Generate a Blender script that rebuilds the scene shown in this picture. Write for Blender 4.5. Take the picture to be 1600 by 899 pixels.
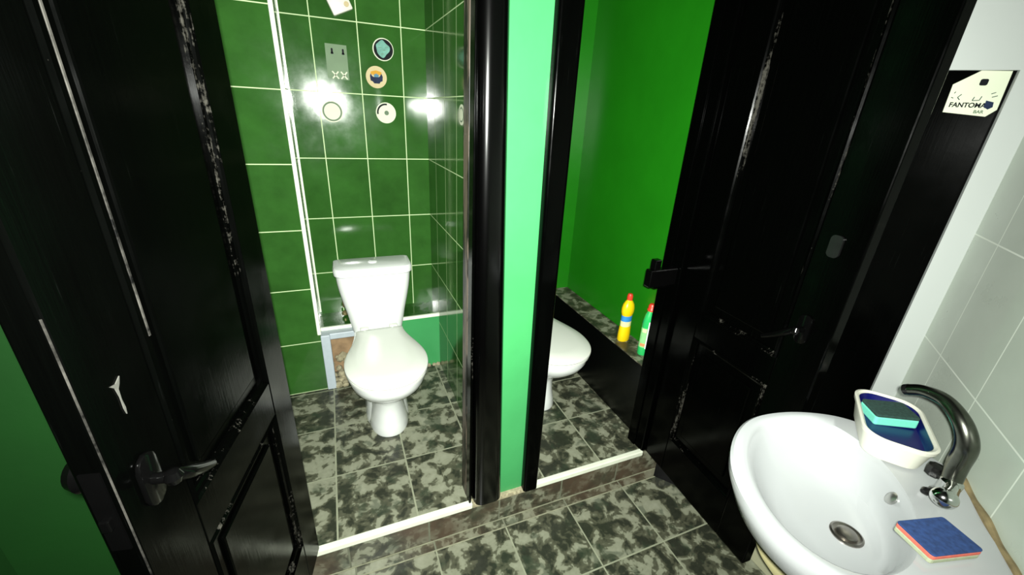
import bpy, bmesh, math, random
from mathutils import Vector, Matrix
random.seed(5)
for o in list(bpy.data.objects): bpy.data.objects.remove(o, do_unlink=True)
C = bpy.context.scene.collection
PI = math.pi

# ------------------------------------------------------------------ camera, light, exposure
FPX = 648.0
cam_d = bpy.data.cameras.new('camera'); cam = bpy.data.objects.new('camera', cam_d); C.objects.link(cam)
cam_d.sensor_fit = 'HORIZONTAL'; cam_d.sensor_width = 36.0; cam_d.lens = 36.0*FPX/1600.0; cam_d.clip_start = 0.01
H = 1.45                                   # eye height above the raised stall floor
R3 = Matrix(((0.92466767, 0.10403953, -0.36628604), (-0.37758618, 0.37476711, -0.84674571), (0.04917694, 0.92126293, 0.38581892)))
cam.matrix_world = Matrix.Translation((0, 0, H)) @ R3.to_4x4()
bpy.context.scene.camera = cam

W = bpy.data.worlds.new('World'); bpy.context.scene.world = W; W.use_nodes = True
W.node_tree.nodes['Background'].inputs[0].default_value = (0.75, 0.9, 0.8, 1)
W.node_tree.nodes['Background'].inputs[1].default_value = 0.0

fl = bpy.data.lights.new('camera_flash', 'SPOT'); flash = bpy.data.objects.new('camera_flash', fl); C.objects.link(flash)
fl.energy = 400; fl.color = (0.97, 1.0, 0.93); fl.spot_size = math.radians(150); fl.spot_blend = 1.0
fl.shadow_soft_size = 0.012
flash.location = (0.0, -0.015, H+0.03)
_aim = (R3 @ Vector((-0.08, 0.08, -1.0))).normalized()
flash.rotation_euler = _aim.to_track_quat('-Z', 'Y').to_euler()

VS = bpy.context.scene.view_settings
VS.view_transform = 'Standard'; VS.look = 'None'; VS.gamma = 1.0; VS.use_curve_mapping = False
VS.exposure = 0.0

# ------------------------------------------------------------------ material helpers
class NT:
    def __init__(s, name, rough=0.5, metal=0.0, spec=0.5, coat=0.0):
        s.m = bpy.data.materials.new(name); s.m.use_nodes = True; s.t = s.m.node_tree
        s.b = s.t.nodes['Principled BSDF']
        s.b.inputs['Roughness'].default_value = rough; s.b.inputs['Metallic'].default_value = metal
        s.b.inputs['Specular IOR Level'].default_value = spec; s.b.inputs['Coat Weight'].default_value = coat
        s.b.inputs['Coat Roughness'].default_value = 0.05
        s._c = None
    def n(s, ty, **k):
        x = s.t.nodes.new(ty)
        for a, v in k.items(): setattr(x, a, v)
        return x
    def put(s, sock, v):
        if hasattr(v, 'is_output') or isinstance(v, bpy.types.NodeSocket): s.t.links.new(v, sock)
        elif isinstance(v, (tuple, list)) and len(v) == 3 and sock.type == 'RGBA': sock.default_value = (*v, 1)
        else: sock.default_value = v
    def co(s):
        if s._c is None: s._c = s.n('ShaderNodeTexCoord').outputs['Object']
        return s._c
    def math(s, op, a, b=0.0, c=0.0):
        x = s.n('ShaderNodeMath', operation=op); s.put(x.inputs[0], a); s.put(x.inputs[1], b); s.put(x.inputs[2], c); return x.outputs[0]
    def xyz(s):
        x = s.n('ShaderNodeSeparateXYZ'); s.put(x.inputs[0], s.co()); return x.outputs
    def noise(s, scale, detail=3, rough=0.5, vec=None, dist=0.0):
        x = s.n('ShaderNodeTexNoise'); s.put(x.inputs['Vector'], vec if vec is not None else s.co())
        x.inputs['Scale'].default_value = scale; x.inputs['Detail'].default_value = detail
        x.inputs['Roughness'].default_value = rough; x.inputs['Distortion'].default_value = dist; return x.outputs[0]
    def ramp(s, fac, stops, mode='LINEAR'):
        x = s.n('ShaderNodeValToRGB'); s.put(x.inputs[0], fac); e = x.color_ramp; e.interpolation = mode
        while len(e.elements) < len(stops): e.elements.new(0.5)
        for q, (p, c) in zip(e.elements, stops):
            q.position = p; q.color = (*c, 1) if not isinstance(c, (int, float)) else (c, c, c, 1)
        return x.outputs[0]
    def mix(s, f, a, b, mode='MIX'):
        x = s.n('ShaderNodeMix', data_type='RGBA', blend_type=mode); s.put(x.inputs[0], f); s.put(x.inputs[6], a); s.put(x.inputs[7], b); return x.outputs[2]
    def scale(s, v):
        x = s.n('ShaderNodeMapping'); s.put(x.inputs[0], s.co()); x.inputs['Scale'].default_value = v; return x.outputs[0]
    def col(s, v): s.put(s.b.inputs['Base Color'], v); return s
    def ro(s, v): s.put(s.b.inputs['Roughness'], v); return s
    def bump(s, h, st=0.3, d=0.002):
        x = s.n('ShaderNodeBump'); x.inputs['Strength'].default_value = st; x.inputs['Distance'].default_value = d
        s.put(x.inputs['Height'], h); s.put(s.b.inputs['Normal'], x.outputs[0]); return s
    def line(s, ax, a0, p, w):
        """1 on a joint, 0 on the tile; also the cell index"""
        u = s.math('DIVIDE', s.math('SUBTRACT', ax, a0), p)
        f = s.math('FRACT', s.math('ADD', u, 0.5)); d = s.math('MULTIPLY', s.math('ABSOLUTE', s.math('SUBTRACT', f, 0.5)), p)
        return s.math('LESS_THAN', d, w/2), s.math('FLOOR', u), d

def plain(name, c, rough=0.5, metal=0.0, spec=0.5, coat=0.0, var=0.12, sc=30):
    q = NT(name, rough, metal, spec, coat)
    nz = q.noise(sc, 4)
    q.col(q.mix(nz, tuple(x*(1-var) for x in c), tuple(min(1, x*(1+var)) for x in c)))
    return q.m

def camo_tile(name, a, a0, pa, b, b0, pb, gw=0.0065, grout=(0.30, 0.32, 0.22), stain=0.0):
    q = NT(name, 0.35, spec=0.35); X = q.xyz()
    ga, ia, da = q.line(X[a], a0, pa, gw); gb, ib, db = q.line(X[b], b0, pb, gw)
    cv = q.n('ShaderNodeCombineXYZ'); q.put(cv.inputs[0], q.math('MULTIPLY', ia, 3.17)); q.put(cv.inputs[1], q.math('MULTIPLY', ib, 5.31)); q.put(cv.inputs[2], q.math('MULTIPLY', ia, 1.7))
    vm = q.n('ShaderNodeVectorMath', operation='ADD'); q.put(vm.inputs[0], q.co()); q.put(vm.inputs[1], cv.outputs[0])
    n1 = q.noise(15, 3.2, 0.6, vm.outputs[0], 0.3); n2 = q.noise(9, 3, 0.6, vm.outputs[0], 0.2)
    n3 = q.noise(60, 3, 0.6)
    base = q.ramp(n1, [(0.0, (0.008, 0.010, 0.007)), (0.42, (0.014, 0.017, 0.011)), (0.46, (0.05, 0.052, 0.033)), (0.515, (0.075, 0.078, 0.05)), (0.55, (0.21, 0.22, 0.155)), (1, (0.36, 0.375, 0.285))])
    green = q.ramp(n2, [(0.0, 1.0), (0.38, 1.0), (0.44, 0.0), (1, 0.0)])
    base = q.mix(q.math('MULTIPLY', green, 0.55), base, (0.02, 0.035, 0.02))
    base = q.mix(q.math('MULTIPLY', n3, 0.26), base, (0.10, 0.105, 0.075))
    if stain:
        st = q.noise(5, 4, 0.6)
        base = q.mix(q.math('MULTIPLY', q.ramp(st, [(0.35, 0.0), (0.6, 1.0)]), stain), base, (0.075, 0.05, 0.032))
        grout = tuple(x*0.55 for x in grout)
    g = q.math('MAXIMUM', ga, gb)
    gc = q.mix(q.noise(25, 3), grout, tuple(x*0.6 for x in grout))
    q.col(q.mix(g, base, gc)); q.ro(q.mix(g, (0.3,)*3, (0.8,)*3))
    q.bump(q.math('SUBTRACT', 1.0, g), 0.4, 0.001)
    return q.m

def glaze_tile(name, a, a0, pa, b, b0, pb, tile=(0.020, 0.072, 0.012), grout=(0.52, 0.66, 0.36), gw=0.0042, rough=0.09, var=0.4, ba=True):
    q = NT(name, rough, spec=0.5); X = q.xyz()
    ga, ia, da = q.line(X[a], a0, pa, gw); gb, ib, db = q.line(X[b], b0, pb, gw)
    g = q.math('MAXIMUM', ga, gb) if ba else gb
    nz = q.noise(6, 5, 0.62); n2 = q.noise(40, 3)
    wn = q.n('ShaderNodeTexWhiteNoise', noise_dimensions='2D'); cv = q.n('ShaderNodeCombineXYZ'); q.put(cv.inputs[0], ia); q.put(cv.inputs[1], ib); q.put(wn.inputs['Vector'], cv.outputs[0])
    t = q.math('ADD', q.math('MULTIPLY', nz, 1.2), q.math('MULTIPLY', q.math('SUBTRACT', wn.outputs[0], 0.5), 0.2))
    base = q.mix(t, tuple(x*(1-var) for x in tile), tuple(x*(1+var*1.6) for x in tile))
    q.col(q.mix(g, base, grout))
    sm = q.ramp(q.noise(5, 5, 0.65), [(0.3, rough*0.7), (0.75, rough*1.7)])
    q.ro(q.mix(g, sm, (0.8,)*3))
    hgt = q.math('ADD', q.math('MULTIPLY', q.math('SUBTRACT', 1.0, g), 1.0), q.math('MULTIPLY', q.noise(9, 2), 0.6))
    q.bump(hgt, 0.12, 0.0012)
    return q.m

def paint(name, c, rough=0.35, bump=0.25, var=0.18, spec=0.4):
    q = NT(name, rough, spec=spec)
    q.col(q.mix(q.noise(4, 5, 0.6), tuple(x*(1-var) for x in c), tuple(x*(1+var) for x in c)))
    q.bump(q.math('ADD', q.noise(35, 4), q.math('MULTIPLY', q.noise(7, 3), 2.0)), bump, 0.0015)
    return q.m

def black_wood(name, wear=0.0, axis=2, spec=0.06):
    q = NT(name, 0.2, spec=spec)
    sc = [26, 26, 26]; sc[axis] = 0.9
    g = q.noise(6, 5, 0.65, q.scale(tuple(sc)))
    c = q.ramp(g, [(0.0, (0.0002,)*3), (0.66, (0.0004, 0.0005, 0.0004)), (0.74, (0.0025, 0.0027, 0.0025)), (1, (0.005, 0.005, 0.0045))])
    if wear:
        wn = q.noise(3.2, 6, 0.75, q.scale((5, 5, 0.55)))
        w2 = q.noise(90, 3, 0.6)
        m = q.ramp(q.math('ADD', wn, q.math('MULTIPLY', w2, 0.25)), [(0.70, 0.0), (0.77, 1.0)])
        c = q.mix(q.math('MULTIPLY', m, wear), c, (0.045, 0.043, 0.036))
    q.col(c)
    q.bump(q.math('ADD', g, q.math('MULTIPLY', q.noise(70, 2), 0.4)), 0.2, 0.0008)
    q.ro(q.ramp(q.noise(12, 3), [(0.3, 0.12), (0.8, 0.26)]))
    return q.m

M = {}
M['camo_up'] = camo_tile('camouflage_tile_upper', 0, -0.128, 0.288, 1, 1.4665, 0.314)
M['camo_up2'] = camo_tile('camouflage_tile_second_stall', 0, 0.99, 0.288, 1, 1.462, 0.314)
M['camo_low'] = camo_tile('camouflage_tile_lower', 0, 0.2135, 0.294, 1, 0.820, 0.288, gw=0.006)
M['camo_riser'] = camo_tile('camouflage_tile_riser', 0, 0.197, 0.294, 2, -1.0, 3.0, stain=0.85)
M['camo_strip'] = camo_tile('camouflage_tile_cut_strip', 0, 0.2135, 0.294, 1, 5, 10, stain=0.6)
M['camo_ledge'] = camo_tile('camouflage_tile_ledge', 0, 9, 20, 1, 1.55, 0.3, stain=0.25)
M['tile_back'] = glaze_tile('green_glazed_tile_back', 0, 0.1655, 0.1995, 2, 0.591, 0.304)
M['tile_left'] = glaze_tile('green_glazed_tile_box', 0, -0.395, 5.0, 2, 0.300, 0.299)
M['tile_side'] = glaze_tile('green_glazed_tile_side', 1, 1.777, 0.2, 2, 0.591, 0.304)
M['tile_return'] = glaze_tile('green_glazed_tile_return', 1, 9.0, 20, 2, 0.591, 0.304)
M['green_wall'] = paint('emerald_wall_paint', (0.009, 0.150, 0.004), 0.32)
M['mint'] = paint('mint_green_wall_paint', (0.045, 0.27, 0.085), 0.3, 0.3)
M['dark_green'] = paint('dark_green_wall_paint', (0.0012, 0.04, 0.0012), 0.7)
M['white_wall'] = paint('white_wall_paint', (0.42, 0.45, 0.43), 0.6, 0.15, 0.03)
M['ceiling'] = paint('dark_ceiling_paint', (0.02, 0.025, 0.02), 0.7)
M['tile_white'] = glaze_tile('pale_grey_wall_tile', 0, 1.5385, 0.243, 2, 0.860, 0.336, (0.50, 0.56, 0.48), (0.78, 0.84, 0.74), 0.004, 0.3, 0.06)
M['black_wall'] = paint('black_wall_paint', (0.0010, 0.0012, 0.0010), 0.3)
M['black'] = black_wood('black_gloss_wood')
M['black_post'] = plain('black_enamelled_post', (0.0004,)*3, 0.17, spec=0.5, var=0.2)
M['black_worn'] = black_wood('black_worn_wood', 0.9)
q = NT('worn_brown_paint_edge', 0.4, spec=0.25)
q.col(q.mix(q.ramp(q.noise(4, 6, 0.7, q.scale((6, 6, 0.9))), [(0.47, 0.0), (0.53, 1.0)]), (0.002, 0.002, 0.0015), (0.085, 0.066, 0.05))); M['brown_worn'] = q.m
q = NT('rubbed_pale_edge', 0.6, spec=0.1)
q.col(q.mix(q.ramp(q.noise(9, 5, 0.7), [(0.42, 0.0), (0.6, 1.0)]), (0.001,)*3, (0.045, 0.043, 0.038))); M['worn_line'] = q.m
M['strip'] = plain('cream_plastic_edging', (0.70, 0.74, 0.60), 0.4, var=0.15, sc=25)
M['trim'] = plain('white_plastic_corner_trim', (0.80, 0.86, 0.70), 0.3)
M['frame_white'] = plain('bluish_white_plastic', (0.42, 0.48, 0.52), 0.4)
M['joint'] = plain('pale_tile_joint', (0.22, 0.225, 0.15), 0.8, var=0.5, sc=30)
M['cement'] = plain('cream_cement', (0.30, 0.27, 0.17), 0.9, var=0.7, sc=45)
M['rust'] = plain('brown_rubble', (0.26, 0.17, 0.09), 0.9, var=0.85, sc=18)
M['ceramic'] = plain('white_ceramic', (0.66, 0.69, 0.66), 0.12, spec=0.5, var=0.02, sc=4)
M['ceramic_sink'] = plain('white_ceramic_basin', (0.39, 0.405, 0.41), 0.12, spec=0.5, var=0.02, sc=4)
M['plastic_lid'] = plain('ivory_plastic_seat', (0.62, 0.645, 0.58), 0.22, var=0.02, sc=4)
M['chrome'] = plain('chrome', (0.62, 0.63, 0.62), 0.12, 1.0, var=0.1)
M['steel'] = plain('brushed_steel', (0.32, 0.30, 0.27), 0.3, 1.0, var=0.3, sc=60)
M['satin'] = plain('satin_chrome', (0.5, 0.5, 0.48), 0.35, 1.0, var=0.1)
M['dirty_chrome'] = plain('water_marked_chrome', (0.12, 0.125, 0.105), 0.26, 1.0, var=0.5, sc=45)
M['dark_metal'] = plain('blackened_metal', (0.02, 0.02, 0.02), 0.22, 0.7, var=0.3)
M['black_gloss'] = plain('black_gloss_plastic', (0.001, 0.001, 0.001), 0.16, spec=0.2, var=0.2)
M['yellow'] = plain('yellow_plastic', (0.80, 0.56, 0.004), 0.35, var=0.05)
M['red'] = plain('red_plastic', (0.62, 0.045, 0.02), 0.35, var=0.1)
M['blue'] = plain('blue_label', (0.03, 0.24, 0.60), 0.45)
M['cream_label'] = plain('cream_label', (0.80, 0.78, 0.36), 0.5)
M['bgreen'] = plain('green_plastic', (0.02, 0.42, 0.10), 0.3, var=0.1)
M['pgreen'] = plain('pale_green_label', (0.24, 0.58, 0.22), 0.5, var=0.25, sc=60)
M['wlabel'] = plain('white_label', (0.9, 0.92, 0.88), 0.5, var=0.03)
M['salmon'] = plain('salmon_label_patch', (0.75, 0.25, 0.10), 0.5)
M['tub'] = plain('cream_plastic_tub', (0.62, 0.62, 0.53), 0.45, var=0.08, sc=12)
M['navy'] = plain('navy_blue_tub_lining', (0.002, 0.003, 0.075), 0.3)
M['mintfoam'] = plain('mint_sponge_foam', (0.14, 0.60, 0.44), 0.9, var=0.12, sc=220)
M['scour_dark'] = plain('dark_green_scouring_pad', (0.012, 0.04, 0.032), 0.95, var=0.7, sc=150)
M['scour_blue'] = plain('blue_scouring_pad', (0.016, 0.045, 0.15), 0.95, var=0.7, sc=120)
M['foam_pink'] = plain('salmon_pink_foam', (0.62, 0.13, 0.09), 0.9, var=0.25, sc=150)
M['foam_grey'] = plain('grey_green_foam', (0.34, 0.38, 0.25), 0.9, var=0.25, sc=150)
M['caulk'] = plain('stained_brown_caulk', (0.20, 0.155, 0.075), 0.8, var=0.8, sc=35)
M['hose'] = plain('beige_plastic_hose', (0.36, 0.33, 0.17), 0.4)
M['box'] = plain('cream_box_plastic', (0.42, 0.42, 0.28), 0.5)
M['teal'] = plain('pale_teal_print', (0.14, 0.32, 0.26), 0.6, spec=0.1, var=0.45, sc=60)
M['ink'] = plain('black_print', (0.003, 0.004, 0.006), 0.6, spec=0.1)
M['sticker_white'] = plain('white_vinyl', (0.60, 0.64, 0.48), 0.6, spec=0.1, var=0.05)
M['sticker_cream'] = plain('cream_vinyl', (0.50, 0.42, 0.24), 0.6, spec=0.1, var=0.1)
M['sticker_yellow'] = plain('yellow_print', (0.50, 0.26, 0.03), 0.6, spec=0.1, var=0.15)
M['sticker_blue'] = plain('slate_blue_print', (0.012, 0.02, 0.05), 0.6, spec=0.1, var=0.6, sc=60)
M['sticker_sky'] = plain('sky_blue_print', (0.08, 0.2, 0.28), 0.6, spec=0.1, var=0.3, sc=60)
M['sticker_grey'] = plain('grey_print', (0.12, 0.17, 0.11), 0.6, spec=0.1, var=0.2)
M['greyplate'] = plain('translucent_grey_plate', (0.12, 0.19, 0.10), 0.5, spec=0.2, var=0.2, sc=14)
M['brass'] = plain('corroded_brass', (0.30, 0.24, 0.12), 0.4, 0.7, var=0.7, sc=60)
M['tag'] = plain('ivory_tag', (0.62, 0.66, 0.50), 0.5, var=0.06, sc=14)
M['chip'] = plain('chipped_paint_primer', (0.06, 0.06, 0.052), 0.6, var=0.5, sc=60)

# ------------------------------------------------------------------ mesh helpers
def build(name, bm, mat, parent=None, smooth=False, mats=None, loc=None, rot=None):
    bmesh.ops.recalc_face_normals(bm, faces=bm.faces)
    me = bpy.data.meshes.new(name); bm.to_mesh(me); bm.free()
    for m in (mats or [mat]): me.materials.append(m)
    if smooth:
        for p in me.polygons: p.use_smooth = True
        try: me.set_sharp_from_angle(angle=math.radians(38))
        except Exception: pass
    o = bpy.data.objects.new(name, me); C.objects.link(o)
    if parent: o.parent = parent
    if loc: o.location = loc
    if rot: o.rotation_euler = rot
    return o
def struct(name, bm, mat, label=None, **k):
    o = build(name, bm, mat, **k); o['kind'] = 'structure'
    if label: o['label'] = label
    return o
def thing(name, label, cat, loc=(0, 0, 0), rz=0, group=None, rot=None):
    o = bpy.data.objects.new(name, None); C.objects.link(o); o.empty_display_size = 0.05
    o.location = loc; o.rotation_euler = rot or (0, 0, rz); o['label'] = label; o['category'] = cat
    if group: o['group'] = group
    return o
def tag(o, label, cat, group=None):
    o['label'] = label; o['category'] = cat
    if group: o['group'] = group
    return o
def box(bm, x0, x1, y0, y1, z0, z1, bev=0.0, seg=2, mi=0):
    vs = [bm.verts.new((x, y, z)) for x in (x0, x1) for y in (y0, y1) for z in (z0, z1)]
    fs = [bm.faces.new([vs[i] for i in f]) for f in ((0, 1, 3, 2), (4, 6, 7, 5), (0, 4, 5, 1), (2, 3, 7, 6), (0, 2, 6, 4), (1, 5, 7, 3))]
    for f in fs: f.material_index = mi
    if bev:
        es = list({e for f in fs for e in f.edges})
        r = bmesh.ops.bevel(bm, geom=es, offset=bev, segments=seg, affect='EDGES', profile=0.5)
        for f in r['faces']: f.material_index = mi
    return bm
def BX(*a, **k): return box(bmesh.new(), *a, **k)
def prism(bm, pts, z0, z1, mi=0, bev=0.0, seg=2):
    """vertical prism over an outline"""
    a = [bm.verts.new((x, y, z0)) for x, y in pts]; b = [bm.verts.new((x, y, z1)) for x, y in pts]
    n = len(pts); fs = [bm.faces.new(a[::-1]), bm.faces.new(b)]
    rim = []
    for i in range(n): fs.append(bm.faces.new((a[i], a[(i+1) % n], b[(i+1) % n], b[i])))
    for f in fs: f.material_index = mi
    if bev:
        es = [e for e in fs[1].edges] + [e for e in fs[0].edges]
        bmesh.ops.bevel(bm, geom=es, offset=bev, segments=seg, affect='EDGES', profile=0.5)
    return bm
def post(bm, p0, p1, r0=0.0, seg=5):
    """upright between two rectangles (x0,x1,y0,y1,z) with its corners rounded"""
    def ring(p):
        x0, x1, y0, y1, z = p; r = r0; pts = []
        for cx, cy, a in ((x1-r, y0+r, -90), (x1-r, y1-r*0.3, 0), (x0+r, y1-r*0.3, 90), (x0+r, y0+r, 180)):
            rr = r if cy < (y0+y1)/2 else r*0.3
            for k in range(seg+1):
                t = math.radians(a+90*k/seg); pts.append((cx+(r if rr == r else r)*math.cos(t), cy+rr*math.sin(t), z))
        return pts
    loft(bm, [ring(p0), ring(p1)], True, True); return bm
def loft(bm, rings, cap0=False, cap1=False, mi=0, closed=True):
    R = [[bm.verts.new(p) for p in r] for r in rings]
    n = len(R[0])
    for a, b in zip(R, R[1:]):
        for i in range(n if closed else n-1):
            f = bm.faces.new((a[i], a[(i+1) % n], b[(i+1) % n], b[i])); f.material_index = mi
    if cap0: bm.faces.new(R[0][::-1]).material_index = mi
    if cap1: bm.faces.new(R[-1]).material_index = mi
    return R
def lathe(bm, prof, seg=32, c=(0, 0, 0), mi=0, sx=1, sy=1, cap=True):
    rings = [[(c[0]+r*sx*math.cos(2*PI*k/seg), c[1]+r*sy*math.sin(2*PI*k/seg), c[2]+z) for k in range(seg)] for r, z in prof]
    return loft(bm, rings, cap, cap, mi)
def catmull(P, n, closed=False):
    P = [Vector(p) for p in P]; out = []; m = len(P)
    for i in range(m if closed else m-1):
        g = (lambda k: P[k % m]) if closed else (lambda k: P[max(0, min(m-1, k))])
        a, b, c, d = g(i-1), g(i), g(i+1), g(i+2)
        for k in range(n):
            t = k/n; out.append(0.5*((2*b)+(c-a)*t+(2*a-5*b+4*c-d)*t*t+(3*b-a-3*c+d)*t**3))
    if not closed: out.append(P[-1])
    return out
def tube(bm, pts, rad, seg=16, mi=0, sub=8, ridge=0.0):
    P = catmull(pts, sub) if sub else [Vector(p) for p in pts]; n = len(P)
    if not hasattr(rad, '__len__'): rad = [rad, rad]
    rings = []; up = Vector((0.13, 0.21, 1)).normalized(); side = None
    for i, p in enumerate(P):
        t = (P[min(n-1, i+1)]-P[max(0, i-1)]).normalized()
        if side is None: side = t.cross(up).normalized()
        else: side = (side-t*side.dot(t)).normalized()
        u = t.cross(side); f = i/(n-1)*(len(rad)-1); k = min(int(f), len(rad)-2); r = rad[k]+(rad[k+1]-rad[k])*(f-k)
        if ridge: r *= 1+ridge*(1 if i % 2 else -1)
        rings.append([p+side*r*math.cos(2*PI*j/seg)+u*r*math.sin(2*PI*j/seg) for j in range(seg)])
    loft(bm, rings, True, True, mi); return bm
def disc(bm, r, z0, z1, c=(0, 0), seg=36, mi=0, bev=0.0):
    prism(bm, [(c[0]+r*math.cos(2*PI*k/seg), c[1]+r*math.sin(2*PI*k/seg)) for k in range(seg)], z0, z1, mi); return bm
def rrect(x0, x1, y0, y1, r, seg=6, rr=None):
    pts = []
    for q, (cx, cy, a) in enumerate(((x1, y1, 0), (x0, y1, 90), (x0, y0, 180), (x1, y0, 270))):
        r_ = (rr[q] if rr else r); ox = cx-r_ if cx == x1 else cx+r_; oy = cy-r_ if cy == y1 else cy+r_
        for k in range(seg+1):
            t = math.radians(a+90*k/seg); pts.append((ox+r_*math.cos(t), oy+r_*math.sin(t)))
    return pts

# ------------------------------------------------------------------ places taken from the photograph
YF = 1.145            # front face of the stalls / edge of the step
LOW = -0.145          # lower floor
XS = 0.482            # tiled right wall of the first stall
YB = 2.357; YL = 2.117; YN = 2.174
Dv = Vector((0.7832, 0.6218, 0)); Nv = Vector((-0.6218, 0.7832, 0)); ADI = math.atan2(0.6218, 0.7832)
def wall_pt(s, n, z=0.0): return Dv*s+Nv*n+Vector((0, 0, z))
TOP = 2.5

# ------------------------------------------------------------------ structure: floors
struct('floor', BX(-0.95, 1.72, -0.75, 1.104, LOW-0.08, LOW), M['camo_low'], 'lower floor of camouflage-patterned tiles')
struct('floor_strip', BX(-0.95, 1.4, 1.104, YF+0.001, LOW-0.08, LOW+0.0005), M['camo_strip'], 'narrow strip of cut tiles at the foot of the step')
struct('floor_step', BX(-0.95, 1.4, YF, YF+0.02, LOW, -0.018), M['camo_riser'], 'stained tiled riser of the step')
struct('trim_8', BX(-0.95, 1.4, YF-0.003, YF, LOW, LOW+0.004), M['joint'], 'pale joint at the foot of the step')
struct('trim_9', BX(-0.95, 1.4, 1.1015, 1.1065, LOW-0.001, LOW+0.0012), M['joint'], 'pale joint beside the strip of cut tiles')
struct('floor_left_stall', BX(-0.62, 0.54, YF+0.012, YB+0.1, -0.05, 0), M['camo_up'], 'raised tiled floor of the left stall')
struct('floor_right_stall', BX(0.54, 1.45, YF+0.012, 2.36, -0.05, 0), M['camo_up2'], 'raised tiled floor of the right stall')
struct('trim_1', BX(-0.205, 0.372, YF-0.008, YF+0.016, -0.02, 0.006, bev=0.004), M['strip'], 'cream edging strip across the left stall threshold')
struct('trim_2', BX(0.652, 1.215, YF-0.008, YF+0.016, -0.02, 0.006, bev=0.004), M['strip'], 'cream edging strip across the right stall threshold')
bm = bmesh.new()
box(bm, 0.372, 0.652, YF-0.006, YF+0.02, -0.022, 0.004, bev=0.003)
for k in range(16):
    x = 0.385+k*0.017; r = random.uniform(0.006, 0.012)
    lathe(bm, [(r*0.2, 0.0), (r, 0.001), (r*0.8, 0.006), (r*0.1, 0.009)], 8, (x, YF+random.uniform(-0.006, 0.004), -0.006))
struct('trim_3', bm, M['cement'], 'rough cement joint under the partition')

# ------------------------------------------------------------------ structure: walls of the stalls
struct('wall_back', BX(-0.17, 0.55, YB, YB+0.05, 0.34, TOP), M['tile_back'], 'green tiled back wall above the toilet')
bm = BX(-0.62, -0.158, YL, YB+0.04, 0, TOP)
struct('wall_back_left', bm, M['tile_left'], 'boxed-out section of green tiled wall')
bm = BX(-0.1578, -0.1572, YL+0.002, YB, 0.345, TOP)
struct('wall_return', bm, M['tile_return'], 'narrow return of the green tiled box')
bm = bmesh.new(); box(bm, -0.171, -0.153, YL-0.009, YL+0.012, 0.34, TOP, bev=0.004)
struct('trim_4', bm, M['trim'], 'white plastic corner trim running up the tiled wall')
bm = bmesh.new(); box(bm, -0.158, -0.152, YB-0.006, YB, 0.36, TOP)
struct('trim_5', bm, M['trim'], 'thin grout bead in the tiled corner')
# ledge behind the toilet, tiled on top, painted below
struct('wall_ledge', BX(-0.158, XS, YN+0.004, YB+0.01, 0.30, 0.345), M['tile_side'], 'tiled ledge behind the toilet')
bm = bmesh.new(); box(bm, -0.158, XS+0.002, YN-0.006, YN+0.01, 0.330, 0.349, bev=0.003)
struct('trim_6', bm, M['trim'], 'white edging of the ledge behind the toilet')
# lower painted wall with the open hatch on its left
struct('wall_lower', BX(0.03, XS, YN, YN+0.03, 0, 0.335), M['mint'], 'green painted wall under the ledge')
struct('wall_niche', BX(-0.158, 0.05, YN+0.10, YN+0.13, 0, 0.335), M['rust'], 'bare brown plaster inside the open hatch')
bm = bmesh.new()
box(bm, -0.158, -0.113, YN-0.07, YN-0.045, 0.0, 0.335, bev=0.004)
box(bm, -0.158, 0.03, YN-0.055, YN-0.004, 0.300, 0.334, bev=0.004)
ht = struct('trim_7', bm, M['frame_white'], 'white plastic frame of the open hatch')
bm = bmesh.new()
for k in range(46):
    x = random.uniform(-0.13, 0.04); y = random.uniform(YN-0.06, YN+0.09); r = random.uniform(0.008, 0.026)
    z = max(0, (y-YN+0.02)*0.9)+random.uniform(0, 0.02)
    m = Matrix.Translation((x, y, z)) @ Matrix.Rotation(random.uniform(0, 6), 4, 'X') @ Matrix.Rotation(random.uniform(0, 6), 4, 'Z')
    bmesh.ops.create_icosphere(bm, subdivisions=1, radius=r, matrix=m)
o = build('cement_rubble', bm, M['cement']); o['kind'] = 'stuff'
o['label'] = 'crumbled cream cement at the foot of the open hatch'; o['category'] = 'rubble'
bm = bmesh.new()
for k in range(22):
    x = random.uniform(0.30, XS-0.01); r = random.uniform(0.008, 0.016)
    bmesh.ops.create_icosphere(bm, subdivisions=1, radius=r, matrix=Matrix.Translation((x, YN-0.004, 0.002)) @ Matrix.Rotation(random.uniform(0, 6), 4, 'X'))
o = build('cement_bead', bm, M['cement']); o['kind'] = 'stuff'; o['label'] = 'rough cement bead where the painted wall meets the floor'; o['category'] = 'cement'

# partition between the stalls
struct('wall_partition_tiles', BX(XS, XS+0.03, YF+0.05, YB+0.05, 0, TOP), M['tile_side'], 'green tiled right side wall of the left stall')
struct('wall_partition', BX(XS+0.03, 0.60, YF+0.03, 2.30, 0, TOP), M['green_wall'], 'green painted partition seen from the right stall')
bm = bmesh.new()
a = [(0.448, YF+0.008, 1.75), (0.582, YF+0.008, 1.75)]
loft(bm, [[(0.470, YF+0.008, 0.0), (0.610, YF+0.008, 0.0), (0.610, YF+0.04, 0.0), (0.470, YF+0.04, 0.0)],
          [(0.424, YF+0.008, 1.9), (0.600, YF+0.008, 1.9), (0.600, YF+0.04, 1.9), (0.424, YF+0.04, 1.9)],
          [(0.414, YF+0.008, TOP), (0.598, YF+0.008, TOP), (0.598, YF+0.04, TOP), (0.414, YF+0.04, TOP)]], True, True)
struct('wall_partition_end', bm, M['mint'], 'mint green end of the partition between the two doorways')

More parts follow.
